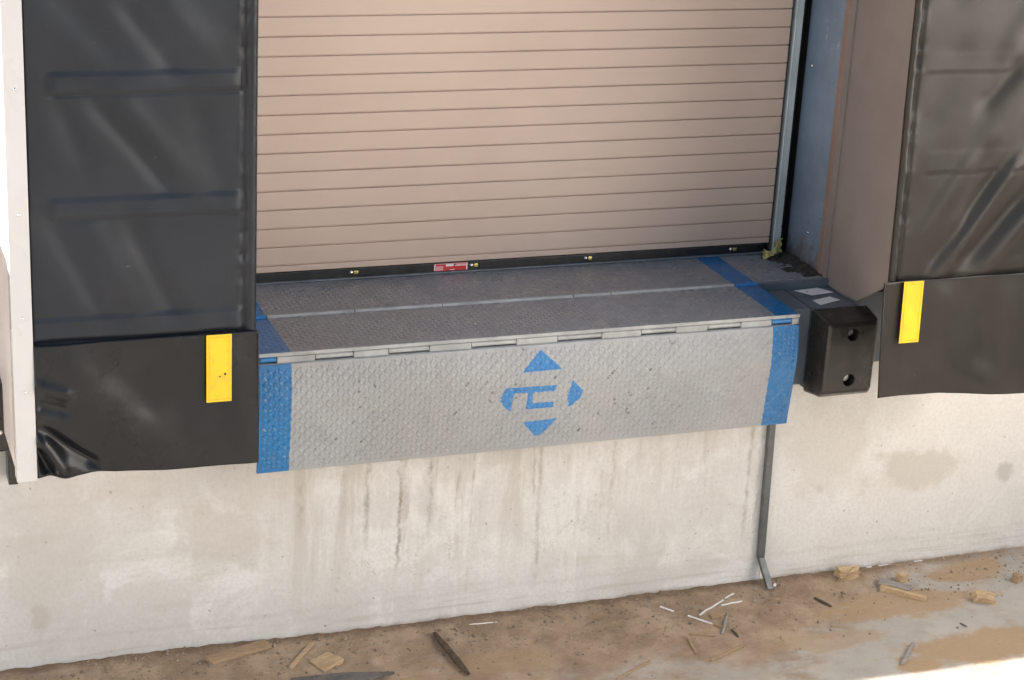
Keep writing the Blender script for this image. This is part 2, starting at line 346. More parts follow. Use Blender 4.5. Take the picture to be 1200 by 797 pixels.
soil_patch('dirt', -2.6, 4.2, -1.15, -.001, .0075, dirt_h, M['ground'], 'brown loose dirt washed along the foot of the concrete wall')
# ------------------------------------------------------------------ building
XL, XR = -13.5, 14.0; BH = 4.9
bm = B(); box(bm, XL, XR, 0, .16, -.4, 1.088)
o = obj('dock_wall', bm, M['concrete'], bevel=.006)
tag(o, 'pale stained concrete wall of the dock, below the steel plate and curtains', 'wall')
bm = B(); box(bm, XL, -.112, .163, 8, -.4, 1.116); box(bm, 2.232, XR, .163, 8, -.4, 1.116); box(bm, -.112, 2.232, .53, 8, -.4, 1.116)
tag(obj('floor', bm, M['concrete']), kind='structure')
wb = empty('warehouse_wall', (0, .2, 1.12))
tag(wb, 'shade-darkened panelled warehouse front around the roller door opening', 'building')
bm = B()
box(bm, XL, -.09, .19, .34, 1.1165, BH); box(bm, 2.20, XR, .19, .34, 1.1165, BH); box(bm, -.0895, 2.1995, .1905, .3395, 3.75, BH-.001)
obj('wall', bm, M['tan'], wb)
bm = B(); box(bm, XL-.1, XR+.1, .13, 8.2, BH+.002, BH+.14); obj('roof', bm, M['roof'], wb)
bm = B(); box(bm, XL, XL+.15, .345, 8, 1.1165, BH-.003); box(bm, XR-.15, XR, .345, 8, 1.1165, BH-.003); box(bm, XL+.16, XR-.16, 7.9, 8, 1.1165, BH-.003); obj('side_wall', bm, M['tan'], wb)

# jambs
def jamb(x, s, label, full):
    j = empty('door_jamb', (x, .3, 1.12)); tag(j, label, 'door jamb')
    bm = B(); box(bm, min(x, x+s*.06), max(x, x+s*.06), .205, .452, 1.1165, 3.74); obj('channel', bm, M['jamb'], j, bevel=.004)
    bm = B(); box(bm, min(x-s*.006, x+s*.05), max(x-s*.006, x+s*.05), .172, .2035, 1.1165, 3.74); obj('edge_trim', bm, M['trim'], j, bevel=.003)
    bm = B(); box(bm, min(x-s*.07, x+s*.06), max(x-s*.09, x+s*.06), .510, .528, 1.1165, 3.74); box(bm, min(x+s*.012, x+s*.06), max(x+s*.012, x+s*.06), .4525, .5095, 1.1165, 3.7395); obj('back_plate', bm, M['dark'], j)
    if full:
        bm = B(); disc(bm, (x-s*.0005, .40, 1.83), (-s, 0, 0), .008, .006, 12, 1); obj('rivet', bm, M['zinc'], j, smooth=True)
        bm = B(); disc(bm, (x-s*.0005, .30, 1.24), (-s, 0, 0), .006, .005, 12, 1)
        obj('rivet', bm, M['zinc'], j, smooth=True)
jamb(2.135, 1, 'blue grey steel jamb with chipped paint and rust at its foot, right of the roller door', True)
jamb(-.015, -1, 'left steel jamb of the roller door, hidden beside the left curtain', False)

# ------------------------------------------------------------------ roller door
rd = empty('roller_door', (1, YD, ZD)); tag(rd, 'closed tan roller door of narrow horizontal slats with a black bottom bar', 'roller door')
pt = .0648; zs0 = 2.0259; z_lo = 1.160
prof = []
z = zs0 + pt*27
while z > z_lo:
    zb = max(z-pt, z_lo)
    prof += [(z-.0001, .007), (z-.0038, .007), (z-.0040, .0), (z-.006, -.0012)]
    prof += [(zb+.003, -.0012), (zb+.0002, 0)] if zb > z_lo else [(zb, -.0012)]
    z -= pt
xs = np.linspace(.03, 2.062, 12)
P = np.array([[(x, YD+dy, zz) for zz, dy in prof] for x in xs])
cur = link('curtain', grid_mesh('curtain', P), M['door'], rd)
cur.data.shade_flat()  # flat slats, narrow grooves
bm = B(); box(bm, .03, 2.04, YD-.010, YD+.02, 1.1245, 1.1585); obj('bottom_bar', bm, M['black'], rd, bevel=.002)
bm = B(); box(bm, .03, 2.04, YD-.022, YD-.0105, 1.1235, 1.130); obj('bar_angle', bm, M['steel_dark'], rd, bevel=.002)
for x in (.469, .902, 1.331, 1.903):
    bm = B(); disc(bm, (x, YD-.0102, 1.146), (0, -1, 0), .0075, .007, 12, 1); b_ = obj('bolt', bm, M['zinc'], rd, smooth=True)
    bm = B(); box(bm, x+.008, x+.025, YD-.016, YD-.0102, 1.139, 1.152); obj('bolt_clip', bm, M['brass'], rd, bevel=.003)
lab = None
bm = B(); box(bm, .765, .888, YD-.0125, YD-.0101, 1.1315, 1.1575); lab = obj('warning_label', bm, M['red'], rd); lab['label'] = 'red and white warning sticker on the bar'
yy = YD-.0134
bm = B()
for (x0, x1, z0, z1) in ((.809, .836, 1.147, 1.155), (.842, .882, 1.1475, 1.1495), (.846, .880, 1.1510, 1.1530), (.822, .840, 1.1335, 1.1355), (.766, .770, 1.1325, 1.1565), (.883, .887, 1.1325, 1.1565), (.771, .882, 1.1560, 1.1570)):
    box(bm, x0, x1, yy, yy+.0008, z0, z1)
obj('label_print', bm, M['labelwhite'], lab)
bm = B(); box(bm, .772, .799, yy, yy+.0008, 1.1330, 1.1490); obj('label_patch', bm, M['pinklab'], lab)
for x0, x1 in ((2.056, 2.086), (-.002, .028)):
    bm = B()
    box(bm, x0, x1, YD-.045, YD-.038, 1.126, 3.74); box(bm, x0+.022, x1, YD-.0375, YD+.05, 1.126, 3.7395) if x0 > 1 else box(bm, x0, x1-.022, YD-.0375, YD+.05, 1.126, 3.7395)
    tube(bm, [(x0+.004, YD-.043, 1.128), (x0+.004, YD-.043, 3.738)], .004, 8)
    obj('guide_rail', bm, M['guide'], rd, bevel=.0015)

# ------------------------------------------------------------------ tread plate height field
def lugs(U, V, p=.0168, a=.0092, b=.0019):
    """diamond pattern: alternating lozenges, returns 0..1 height and integer cell ids"""
    h = np.zeros(U.shape)
    i = np.round(U/p); j = np.round(V/p)
    for di in (-1, 0, 1):
        for dj in (-1, 0, 1):
            ii = i+di; jj = j+dj
            du = U-ii*p; dv = V-jj*p
            s = np.where((ii+jj) % 2 == 0, 1., -1.)
            ua = (du + s*dv)*.7071; va = (du*-s + dv)*.7071
            r = (ua/a)**2 + (va/b)**2
            h = np.maximum(h, np.clip(1.5*(1-r), 0, 1))
    return h, i, j
def inpoly(X, Z, poly):
    c = np.zeros(X.shape, bool); n = len(poly)
    for k in range(n):
        x0, z0 = poly[k]; x1, z1 = poly[(k+1) % n]
        t = ((z0 > Z) != (z1 > Z))
        with np.errstate(divide='ignore', invalid='ignore'):
            xi = (x1-x0)*(Z-z0)/(z1-z0)+x0
        c ^= t & (X < xi)
    return c
EMB = [[(.918, 1.068), (.996, .999), (.855, .996)],
       [(.804, .950), (.978, .946), (.977, .925), (.9, .926), (.901, .888), (.977, .887), (.974, .866), (.879, .866), (.884, .926), (.835, .927), (.828, .865), (.811, .874), (.79, .902), (.789, .919)],
       [(1.033, .961), (1.074, .918), (1.07, .892), (1.028, .861), (1.022, .907)],
       [(.874, .82), (.992, .824), (.947, .77), (.92, .765)]]

lv = empty('dock_leveler', (.925, YL, ZD))
tag(lv, 'grey steel tread plate dock leveler with blue painted ends and hanging lip', 'dock leveler')
# lip: hangs from the hinge, crowned
xs = np.linspace(.0, W, 1520); zz = np.linspace(1.0835, .722, 300)
X, Z = np.meshgrid(xs, zz, indexing='ij')
H, ci, cj = lugs(X, Z)
t = (1.0835-Z)/(1.0835-.722)
crown = -.012*np.sin(np.clip(t/.34, 0, 1)*math.pi/2) + np.where(t > .34, (t-.34)*.040, 0)
Y = YL + crown - .0009*H*np.clip((1.075-Z)/.004, 0, 1)*np.clip((Z-.733)/.004, 0, 1)*np.clip((X-.004)/.004, 0, 1)*np.clip((W-.004-X)/.004, 0, 1)
wob = .0007*(vnoise(X*70, Z*70, 8, 3)-.5)*2
blue = ((X+wob < .101) | (X+wob > 1.752))
emb = np.zeros(X.shape, bool)
for poly in EMB: emb |= inpoly(X+wob*1.2, Z+wob*1.2, poly)
cell = np.random.default_rng(5).random((400, 400))[(ci.astype(int)+100) % 400, (cj.astype(int)+100) % 400]
cl = np.zeros(X.shape)
for cx, cz, r in ((.39, 1.02, .08), (.52, .97, .07), (.37, .85, .10), (.33, .755, .10), (.62, .97, .16), (.77, .97, .12), (1.3, .93, .2), (1.15, .80, .15), (.48, .75, .10), (1.25, .88, .25)):
    cl = np.maximum(cl, np.exp(-((X-cx)**2+((Z-cz)*1.6)**2)/r**2))
worn = (H > .3) & (cell < .075*cl) & (vnoise(X*190, Z*190, 9, 2) > .58)
me = grid_mesh('lip', np.stack([X, Y, Z], -1), np.stack([np.where(blue, 1., np.where(emb, .7, 0.)), worn*1., H], -1))
lipo = link('lip', me, M['lip'], lv, smooth=True)
sm = lipo.modifiers.new('thick', 'SOLIDIFY'); sm.thickness = .011; sm.offset = -1 ; sm.use_rim = True
# hinge: lip tabs between the deck's barrels
BAR = [(.004, .057), (.177, .300), (.413, .547), (.686, .838), (.979, 1.133), (1.272, 1.397), (1.512, 1.634), (1.748, 1.825)]
edges = [0.0] + [v for ab in BAR for v in ab] + [W]
bm = B()
box(bm, .0, W-.004, YL-.006, YL+.010, 1.0790, 1.0865)
bm2 = None
tabs = [(a, b) for a, b in zip(edges[::2], edges[1::2]) if b-a > .01]
for a, b in tabs: box(bm, a, b, YL-.0065, YL+.0125, 1.0867, 1.1085)
obj('hinge_leaf', bm, M['steel'], lv, bevel=.003)
for k, (a, b) in enumerate(BAR):
    bm = B(); tube(bm, [(a+.002, YL+.004, 1.0995), (b-.002, YL+.004, 1.0995)], .0095, 14)
    obj('hinge_barrel', bm, M['hinge_blue'] if k in (0, 7) else M['steel'], lv, smooth=False)
bm = B(); tube(bm, [(1.826, YL+.004, 1.0995), (1.838, YL-.002, 1.0995), (1.8435, YL-.004, 1.092), (1.840, YL-.004, 1.084), (1.80, YL-.004, 1.083)], .0042, 10)
obj('hinge_pin', bm, M['steel'], lv, smooth=True)
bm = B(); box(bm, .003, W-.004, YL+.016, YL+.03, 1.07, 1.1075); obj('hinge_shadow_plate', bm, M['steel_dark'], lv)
# deck plates
def deck(name, x1, y0, y1, zf):
    nx = int(x1/.0015); ny = int((y1-y0)/.0015)
    X, Yy = np.meshgrid(np.linspace(0, x1, nx), np.linspace(y0, y1, ny), indexing='ij')
    H, ci, cj = lugs(X, Yy)
    wob = .0008*(vnoise(X*60, Yy*60, 12, 3)-.5)*2
    blue = (X+wob < .101) | ((X+wob > 1.764) & (X+wob < 1.853))
    Z = zf + .0012*H*np.clip((Yy-y0-.012)/.004, 0, 1) + .0015*(vnoise(X*2, Yy*2, 4, 3)-.5)
    worn = (H > .5) & (vnoise(X*3, Yy*4, 21, 3) > .72) & (vnoise(X*70, Yy*70, 22, 2) > .55)
    o = link(name, grid_mesh(name, np.stack([X, Yy, Z], -1), np.stack([blue*1., worn*1., H], -1)), M['deck'], lv, smooth=True)
    sm = o.modifiers.new('thick', 'SOLIDIFY'); sm.thickness = .010; sm.offset = -1 if False else -1; sm.use_rim = True
    return o
deck('front_plate', W, YL-.004, .1145, ZD-.001)
deck('rear_plate', 2.125, .1375, .492, ZD)
# bright rolled front edge of the deck
bm = B(); box(bm, -.002, W+.002, YL-.0085, YL-.0045, 1.1105, 1.1225); obj('front_edge', bm, M['steel'], lv, bevel=.0015)
# mid hinge cover, in four lengths
bmA = B(); bmB = B()
cuts = [0.0, .100, .392, .691, 1.157, 1.295, 1.763]
for a, b in zip(cuts, cuts[1:]):
    tgt = bmB if b <= .11 else bmA
    prism(tgt, [(a+.0015, .1155, 1.116), (a+.0015, .1165, 1.1225), (a+.0015, .121, 1.1275), (a+.0015, .131, 1.1275), (a+.0015, .136, 1.1235), (a+.0015, .1365, 1.116)], (b-a-.003, 0, 0))
bmC = B(); prism(bmC, [(1.765, .1155, 1.116), (1.765, .1165, 1.1225), (1.765, .121, 1.1260), (1.765, .131, 1.1260), (1.765, .136, 1.1235), (1.765, .1365, 1.116)], (.088, 0, 0))
obj('mid_hinge', bmA, M['steel'], lv); obj('mid_hinge', bmB, M['hinge_blue'], lv); obj('mid_hinge', bmC, M['hinge_blue'], lv)
for x in (.03, .06, 1.795, 1.825):
    bm = B(); disc(bm, (x, .128, 1.1265), (0, 0, 1), .006, .004, 10, 1); obj('rivet', bm, M['hinge_blue'], lv, smooth=True)
# steel carcass below the deck and step face at the right
bm = B(); box(bm, 1.8535, 1.9595, -.083, .1215, .815, 1.094); obj('side_plate', bm, M['steel_dark'], lv, bevel=.002)
bm = B(); box(bm, 1.8545, 2.146, .1225, .1368, 1.05, 1.1215); obj('step_face', bm, M['steel_dark'], lv, bevel=.002)
bm = B(); box(bm, .02, 1.84, -.10, -.004, .76, 1.10); obj('carcass', bm, M['steel_dark'], lv, bevel=.003)

# ------------------------------------------------------------------ bumper on its steel housing
bp = empty('dock_bumper', (2.05, -.08, .8)); tag(bp, 'black rubber dock bumper with two bolt holes on a slate steel housing', 'dock bumper')
bm = B(); box(bm, 1.962, 2.146, -.084, .1205, .80, 1.092); hs = obj('housing', bm, M['steel_dark'], bp, bevel=.004)
bm = B(); box(bm, 1.9605, 1.9635, -.080, .118, 1.0900, 1.0935); obj('top_seam', bm, M['dark'], hs)
bm = B(); box(bm, 2.1465, 2.34, -.045, -.003, .86, 1.125); obj('shade_filler', bm, M['steel_dark'], bp, bevel=.003)  # dark filler standing in for the shadowed concrete right of the bumper
bm = B()
def sect(y, x0, x1, z0, z1): return [bm.verts.new(v) for v in ((x0, y, z0), (x1, y, z0), (x1, y, z1), (x0, y, z1))]
A_ = sect(-.0855, 1.957, 2.178, .788, 1.096); B_ = sect(-.200, 1.952, 2.155, .812, 1.092); C_ = sect(-.237, 1.948, 2.136, .838, 1.088)
for p_, q_ in ((A_, B_), (B_, C_)):
    for k in range(4): bm.faces.new((p_[k], p_[(k+1) % 4], q_[(k+1) % 4], q_[k]))
bm.faces.new(A_[::-1]); bm.faces.new(C_)
rb = obj('rubber_block', bm, M['rubber'], bp, bevel=.012, seg=3)
cm = B(); disc(cm, (2.045, -.20, 1.046), (0, -1, 0), .0225, .08, 20); disc(cm, (2.048, -.20, .881), (0, -1, 0), .0225, .08, 20)
bmesh.ops.recalc_face_normals(cm, faces=cm.faces)
cme = bpy.data.meshes.new('cut'); cm.to_mesh(cme); cm.free()
cut = bpy.data.objects.new('cut', cme); COL.objects.link(cut)
md = rb.modifiers.new('holes', 'BOOLEAN'); md.object = cut; md.operation = 'DIFFERENCE'; md.solver = 'EXACT'
dg = bpy.context.evaluated_depsgraph_get(); newme = bpy.data.meshes.new_from_object(rb.evaluated_get(dg))
rb.modifiers.clear(); rb.data = newme; bpy.data.objects.remove(cut)
for (x, z) in ((2.045, 1.046), (2.048, .881)):
    bm = B(); disc(bm, (x, -.1995, z), (0, -1, 0), .014, .012, 6); obj('bolt_head', bm, M['chrome'], bp, bevel=.002)
bm = B(); prism(bm, [(1.994, .107, 1.0930), (2.093, .118, 1.0930), (2.126, .062, 1.0930), (2.032, .047, 1.0930)], (0, 0, .0008)); s1 = obj('paper_label', bm, M['labelwhite'], hs)
bm = B(); box(bm, 2.03, 2.036, .082, .089, 1.0939, 1.0944); obj('ink_spot', bm, M['black'], bp)
bm = B(); prism(bm, [(2.007, -.004, 1.0930), (2.088, .022, 1.0930), (2.109, -.019, 1.0930), (2.012, -.055, 1.0930)], (0, 0, .0008)); obj('paper_label', bm, M['labelwhite'], hs)

# ------------------------------------------------------------------ dock seals (frames, panels, vinyl curtains)
YC = -.462
def crease_field(X, Z, L):
    y = np.zeros(X.shape)
    for (x0, z0, x1, z1, w, a) in L:
        dx, dz = x1-x0, z1-z0; l2 = dx*dx+dz*dz; ln = math.sqrt(l2)
        a = a*.85; t = np.clip(((X-x0)*dx+(Z-z0)*dz)/l2, -.25, 1.25)
        d = ((X-x0)*-dz+(Z-z0)*dx)/ln
        along = np.exp(-((np.clip(np.abs(t-.5)-.28, 0, None))/.24)**2)
        y += a*along*np.exp(-(d/w)**2)
    return y
def curtain(name, x0f, x1f, z0, z1, y0, mat, parent, cre, pockets=(), hem=None, seed=1, res=.0085, wave=.004, thick=.004, ck=1.):
    nz = int((z1-z0)/res); nx = int(.62/res)
    zs = np.linspace(z0, z1, nz); ts = np.linspace(0, 1, nx)
    T, Z = np.meshgrid(ts, zs, indexing='ij')
    X = x0f(Z) + (x1f(Z)-x0f(Z))*T
    y = wave*2*(vnoise(X*3.2+seed, Z*2.2, seed, 3)-.5) + ck*crease_field(X, Z, cre) + (.0008 if seed == 7 else .0022)*(vnoise((X+Z)*7+seed, (Z-X)*4, seed+20, 3)-.5)*2
    for (zc, hh, xa, xb, a) in pockets:                # stitched-in stay: bulges, sharp pinch under it
        m_ = np.clip((X-xa)/.02, 0, 1)*np.clip((xb-X)/.02, 0, 1)
        u = (Z-zc)/hh
        ins = np.clip((1-np.abs(u))/.12, 0, 1)
        y -= a*m_*ins*(.4+.6*np.clip((1-u)/2, 0, 1))*(.75+.5*vnoise(X*6, Z*3, seed+3, 2))
        y += (.6*a)*m_*np.exp(-((Z-(zc-hh*1.05))/.004)**2)*(.3+1.2*vnoise(X*9, Z*2, seed+4, 2))
    if hem is not None:                                # puckered rolled hem on the inner edge
        side, wd = hem
        e = (X-x0f(Z)) if side < 0 else (x1f(Z)-X)
        pk = (vnoise(Z*32, X*6, seed+5, 3)-.5)*1.8
        y -= .011*np.sqrt(np.clip(1-((e-wd*.30)/(wd*.30))**2, 0, None))
        y += .012*pk*np.exp(-((e-wd*.75)/(wd*.4))**2)
        y += .010*np.exp(-((e-wd*.78)/(wd*.13))**2)
    Y = y0 + y
    o = link(name, grid_mesh(name, np.stack([X, Y, Z], -1)), mat, parent, smooth=True)
    sm = o.modifiers.new('thick', 'SOLIDIFY'); sm.thickness = thick; sm.offset = 0
    return o
def strip(bm, x0, x1, y, z0, z1, th, lean=0):
    prism(bm, [(x0+lean, y, z0), (x1+lean, y, z0), (x1, y, z1), (x0, y, z1)], (0, -th, 0))
def yellow_tag(x0, x1, z0, z1, y, parent, lean, spots):
    bm = B(); strip(bm, x0, x1, y, z0, z1, .0015, lean); tg = obj('reflective_tag', bm, M['yellow'], parent)
    bm = B(); yy = y-.0018; i = .008
    for k in range(26):
        z = z0+i+(z1-z0-2*i)*k/25; dxx = lean*(z1-z)/(z1-z0)
        for xx in (x0+i, x1-i): box(bm, xx+dxx-.0008, xx+dxx+.0008, yy-.0006, yy, z-.0022, z+.0022)
    for k in range(9):
        for z in (z0+i, z1-i):
            dxx = lean*(z1-z)/(z1-z0); xx = x0+i+(x1-x0-2*i)*k/8
            box(bm, xx+dxx-.0022, xx+dxx+.0022, yy-.0006, yy, z-.0008, z+.0008)
    obj('stitching', bm, M['stitch'], tg)
    for x, z, r in spots:
        bm = B(); disc(bm, (x, y-.0016, z), (0, -1, 0), r, .002, 8); obj('burn_hole', bm, M['black'], tg)
ZT = 3.62
# left
sl = empty('dock_seal', (-.7, -.45, .9))
tag(sl, 'left black vinyl dock curtain in a white side frame, yellow tag on its flap', 'dock curtain', 'dock curtains beside the roller door')
bm = B(); prism(bm, [(-.752, -.4495, .897), (-.752, -.002, .897), (-.752, -.002, 1.12), (-.752, .187, 1.12), (-.752, .187, ZT), (-.752, -.4495, ZT)], (.012, 0, 0)); obj('side_panel', bm, M['whitepaint'], sl)
bm = B()
box(bm, -.758, -.702, -.484, -.479, .898, ZT); box(bm, -.758, -.7535, -.4785, -.43, .8985, ZT-.001)
fr = obj('frame_angle', bm, M['framemetal'], sl, bevel=.0012)
for z in (1.17, 1.39, 1.685, 2.03, 2.4, 2.75):
    bm = B(); disc(bm, (-.727, -.4842, z), (0, -1, 0), .0045, .003, 10, 1); obj('screw', bm, M['zinc'], fr, smooth=True)
creL = [(-.447, 2.26, -.30, 2.07, .03, .010), (-.53, 2.00, -.31, 1.73, .028, .012), (-.46, 2.0, -.26, 1.75, .035, -.007), (-.641, 1.657, -.508, 1.39, .03, .010), (-.433, 1.646, -.305, 1.375, .03, .011), (-.55, 1.66, -.40, 1.36, .035, -.008),
        (-.62, 1.99, -.54, 1.80, .03, .006), (-.35, 2.3, -.2, 2.09, .04, -.007), (-.62, 2.3, -.45, 2.1, .04, .006), (-.25, 1.97, -.17, 1.75, .04, .006), (-.30, 2.9, -.5, 2.4, .05, .01)]
cu = curtain('curtain', lambda z: -.7015+0*z, lambda z: -.072+0*z, 1.29, ZT, YC, M['vinyl'], sl, creL,
             [(2.035, .028, -.645, -.110, .011), (1.690, .028, -.65, -.108, .012), (1.339, .032, -.72, -.10, .013), (2.385, .027, -.6, -.13, .012), (2.74, .027, -.6, -.13, .012), (3.1, .027, -.6, -.13, .012)], (1, .042), 1)
creF = [(-.66, 1.28, -.24, .86, .10, -.013), (-.53, 1.27, -.25, .95, .06, .008), (-.70, 1.055, -.52, .91, .022, .016), (-.695, 1.035, -.62, .90, .020, -.022), (-.70, 1.19, -.60, 1.15, .018, -.008), (-.70, 1.13, -.61, 1.10, .018, .008), (-.7, 1.0, -.66, .9, .02, .02), (-.40, 1.05, -.05, .97, .07, -.006), (-.15, 1.29, -.09, .9, .04, -.004)]
fl = curtain('flap', lambda z: -.7015+0*z, lambda z: -.066+.002*(1.3-z), .900, 1.305, YC-.017, M['vinyl_flap'], sl, creF, (), None, 3, .006, .007, .0035, 1.7)
P_ = fl.data                                            # hem line: lower edge rises to the middle, dips at the corner
co = np.empty(len(P_.vertices)*3, np.float32); P_.vertices.foreach_get('co', co); co = co.reshape(-1, 3)
def hem_l(x): return np.interp(x, [-.70, -.64, -.60, -.55, -.45, -.3, -.15, -.06], [.004, .004, .001, .006, .004, -.002, -.006, -.008])
co[:, 2] += hem_l(co[:, 0])*np.clip((1.1-co[:, 2])/.2, 0, 1); P_.vertices.foreach_set('co', co.reshape(-1)); P_.update()
bm = B(); tube(bm, [(-.078, YC-.019, 1.303), (-.0675, YC-.0205, 1.295), (-.067, YC-.0205, 1.1), (-.066, YC-.0205, .895)], .0028, 8); obj('edge_welt', bm, M['vinyl'], fl, smooth=True)
yellow_tag(-.220, -.147, 1.098, 1.304, YC-.0285, sl, .0, ((-.166, 1.183, .0035), (-.181, 1.176, .0022)))
# right
sr = empty('dock_seal', (2.65, -.45, .9))
tag(sr, 'right brownish vinyl dock curtain beside the rubber bumper, yellow tag near its inner edge', 'dock curtain', 'dock curtains beside the roller door')
bm = B(); prism(bm, [(2.640, -.4495, .897), (2.640, -.002, .897), (2.640, -.002, 1.12), (2.640, .187, 1.12), (2.640, .187, ZT), (2.640, -.4495, ZT)], (.012, 0, 0)); obj('side_panel', bm, M['whitepaint'], sr)
bm = B(); box(bm, 2.602, 2.658, -.484, -.479, .898, ZT); box(bm, 2.6535, 2.658, -.4785, -.43, .8985, ZT-.001); obj('frame_angle', bm, M['framemetal'], sr, bevel=.0012)
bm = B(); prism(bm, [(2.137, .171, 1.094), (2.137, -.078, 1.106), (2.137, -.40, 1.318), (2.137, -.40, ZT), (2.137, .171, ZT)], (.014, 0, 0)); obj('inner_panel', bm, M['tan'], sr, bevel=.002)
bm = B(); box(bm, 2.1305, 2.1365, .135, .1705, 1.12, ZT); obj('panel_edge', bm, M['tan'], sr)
creR = [(2.20, 1.34, 2.456, 1.725, .028, -.016), (2.15, 1.33, 2.40, 1.70, .03, .010), (2.085, 1.42, 2.289, 1.76, .035, -.010), (2.272, 1.872, 2.405, 2.034, .03, .010), (2.165, 1.306, 2.26, 1.533, .03, -.007), (2.30, 1.75, 2.47, 2.0, .05, -.011), (2.28, 1.34, 2.50, 1.60, .03, .012), (2.36, 1.33, 2.56, 1.58, .035, -.012), (2.06, 1.8, 2.2, 2.1, .06, .006), (2.1, 2.2, 2.4, 2.6, .05, .01), (2.33, 2.05, 2.5, 2.3, .04, -.009)]
cr = curtain('curtain', lambda z: 2.012-.028*(z-1.3), lambda z: 2.6015+0*z, 1.30, ZT, YC, M['vinyl_right'], sr, creR,
             [(2.027, .030, 2.05, 2.7, .0016), (1.705, .036, 2.09, 2.7, .0016), (1.345, .026, 2.04, 2.7, .0018), (2.4, .03, 2.05, 2.7, .0016)], (-1, .042), 7, ck=1.35)
creFR = [(2.20, 1.30, 2.28, .95, .05, -.008), (2.33, 1.31, 2.42, 1.0, .06, .009), (2.08, 1.28, 2.1, .95, .04, .004), (2.45, 1.3, 2.52, .92, .05, -.009), (2.25, 1.0, 2.5, .93, .05, -.005)]
fr2 = curtain('flap', lambda z: 1.986+.075*(1.316-z), lambda z: 2.6015+0*z, .905, 1.316, YC-.017, M['vinyl_right'], sr, creFR, (), None, 9, .006, .005, .0035, 1.5)
P_ = fr2.data; co = np.empty(len(P_.vertices)*3, np.float32); P_.vertices.foreach_get('co', co); co = co.reshape(-1, 3)
co[:, 2] += np.interp(co[:, 0], [2.0, 2.1, 2.25, 2.35, 2.45, 2.6], [.008, .010, .008, -.002, -.014, -.024])*np.clip((1.15-co[:, 2])/.2, 0, 1)
P_.vertices.foreach_set('co', co.reshape(-1)); P_.update()
bm = B(); tube(bm, [(1.988, YC-.021, 1.316), (2.003, YC-.021, 1.1), (2.017, YC-.021, .915)], .0028, 8); obj('edge_welt', bm, M['vinyl_right'], fr2, smooth=True)
bm = B()
for k in range(46):
    x = 2.09 + k*.0108; box(bm, x, x+.006, YC-.0235, YC-.0205, 1.3125, 1.3145)
obj('stitching', bm, M['vinyl'], fr2)
yellow_tag(2.056, 2.129, 1.106, 1.318, YC-.0275, sr, .008, ())

# black angle plate bolted to the wall, just left of the left seal
ap = empty('wall_buffer', (-.83, 0, .7)); tag(ap, 'black rubber strip bolted to the concrete behind the left white side frame', 'buffer')
bm = B(); box(bm, -.742, -.712, -.07, -.002, .705, 1.05); obj('strip', bm, M['rubber'], ap, bevel=.004)
bm = B(); box(bm, -1.02, -.7435, -.10, -.002, .83, 1.05); pl_ = obj('block', bm, M['rubber'], ap, bevel=.006)
bm = B(); disc(bm, (-.766, -.1002, .895), (0, -1, 0), .010, .008, 12, 1); obj('bolt', bm, M['zinc'], pl_, smooth=True)

# ------------------------------------------------------------------ channel running down the wall, base strip, rag, grime
dp = empty('drain_channel', (1.9, -.02, 0)); tag(dp, 'grey steel channel running down the concrete below the lip, kinked at its foot', 'channel')
bm = B()
path = [(1.893, 1.0), (1.899, .135)]
def chan(p, q, y0a, y0b):
    (xa, za), (xb, zb) = p, q; h = .0125
    a = [bm.verts.new(v) for v in ((xa-h, y0a-.022, za), (xa+h, y0a-.022, za), (xa+h, y0a, za), (xa-h, y0a, za))]
    b = [bm.verts.new(v) for v in ((xb-h, y0b-.022, zb), (xb+h, y0b-.022, zb), (xb+h, y0b, zb), (xb-h, y0b, zb))]
    for k in range(4): bm.faces.new((a[k], a[(k+1) % 4], b[(k+1) % 4], b[k]))
    bm.faces.new(a[::-1]); bm.faces.new(b)
chan((1.888, .80), (1.903, .122), -.003, -.003)
obj('upright', bm, M['galv'], dp, bevel=.002)
bm = B(); chan((1.903, .1215), (1.922, .020), -.003, -.06); obj('foot', bm, M['galv'], dp, bevel=.002)
bm = B(); disc(bm, (1.937, -.078, .034), (.3, -1, .3), .007, .006, 10, 1); obj('end_bolt', bm, M['labelwhite'], dp, smooth=True)
bm = B(); box(bm, 2.36, 2.60, -.007, -.0015, .004, .018)
tag(obj('base_strip', bm, M['straw'], bevel=.001), 'thin white strip lying along the foot of the wall on the right', 'strip')
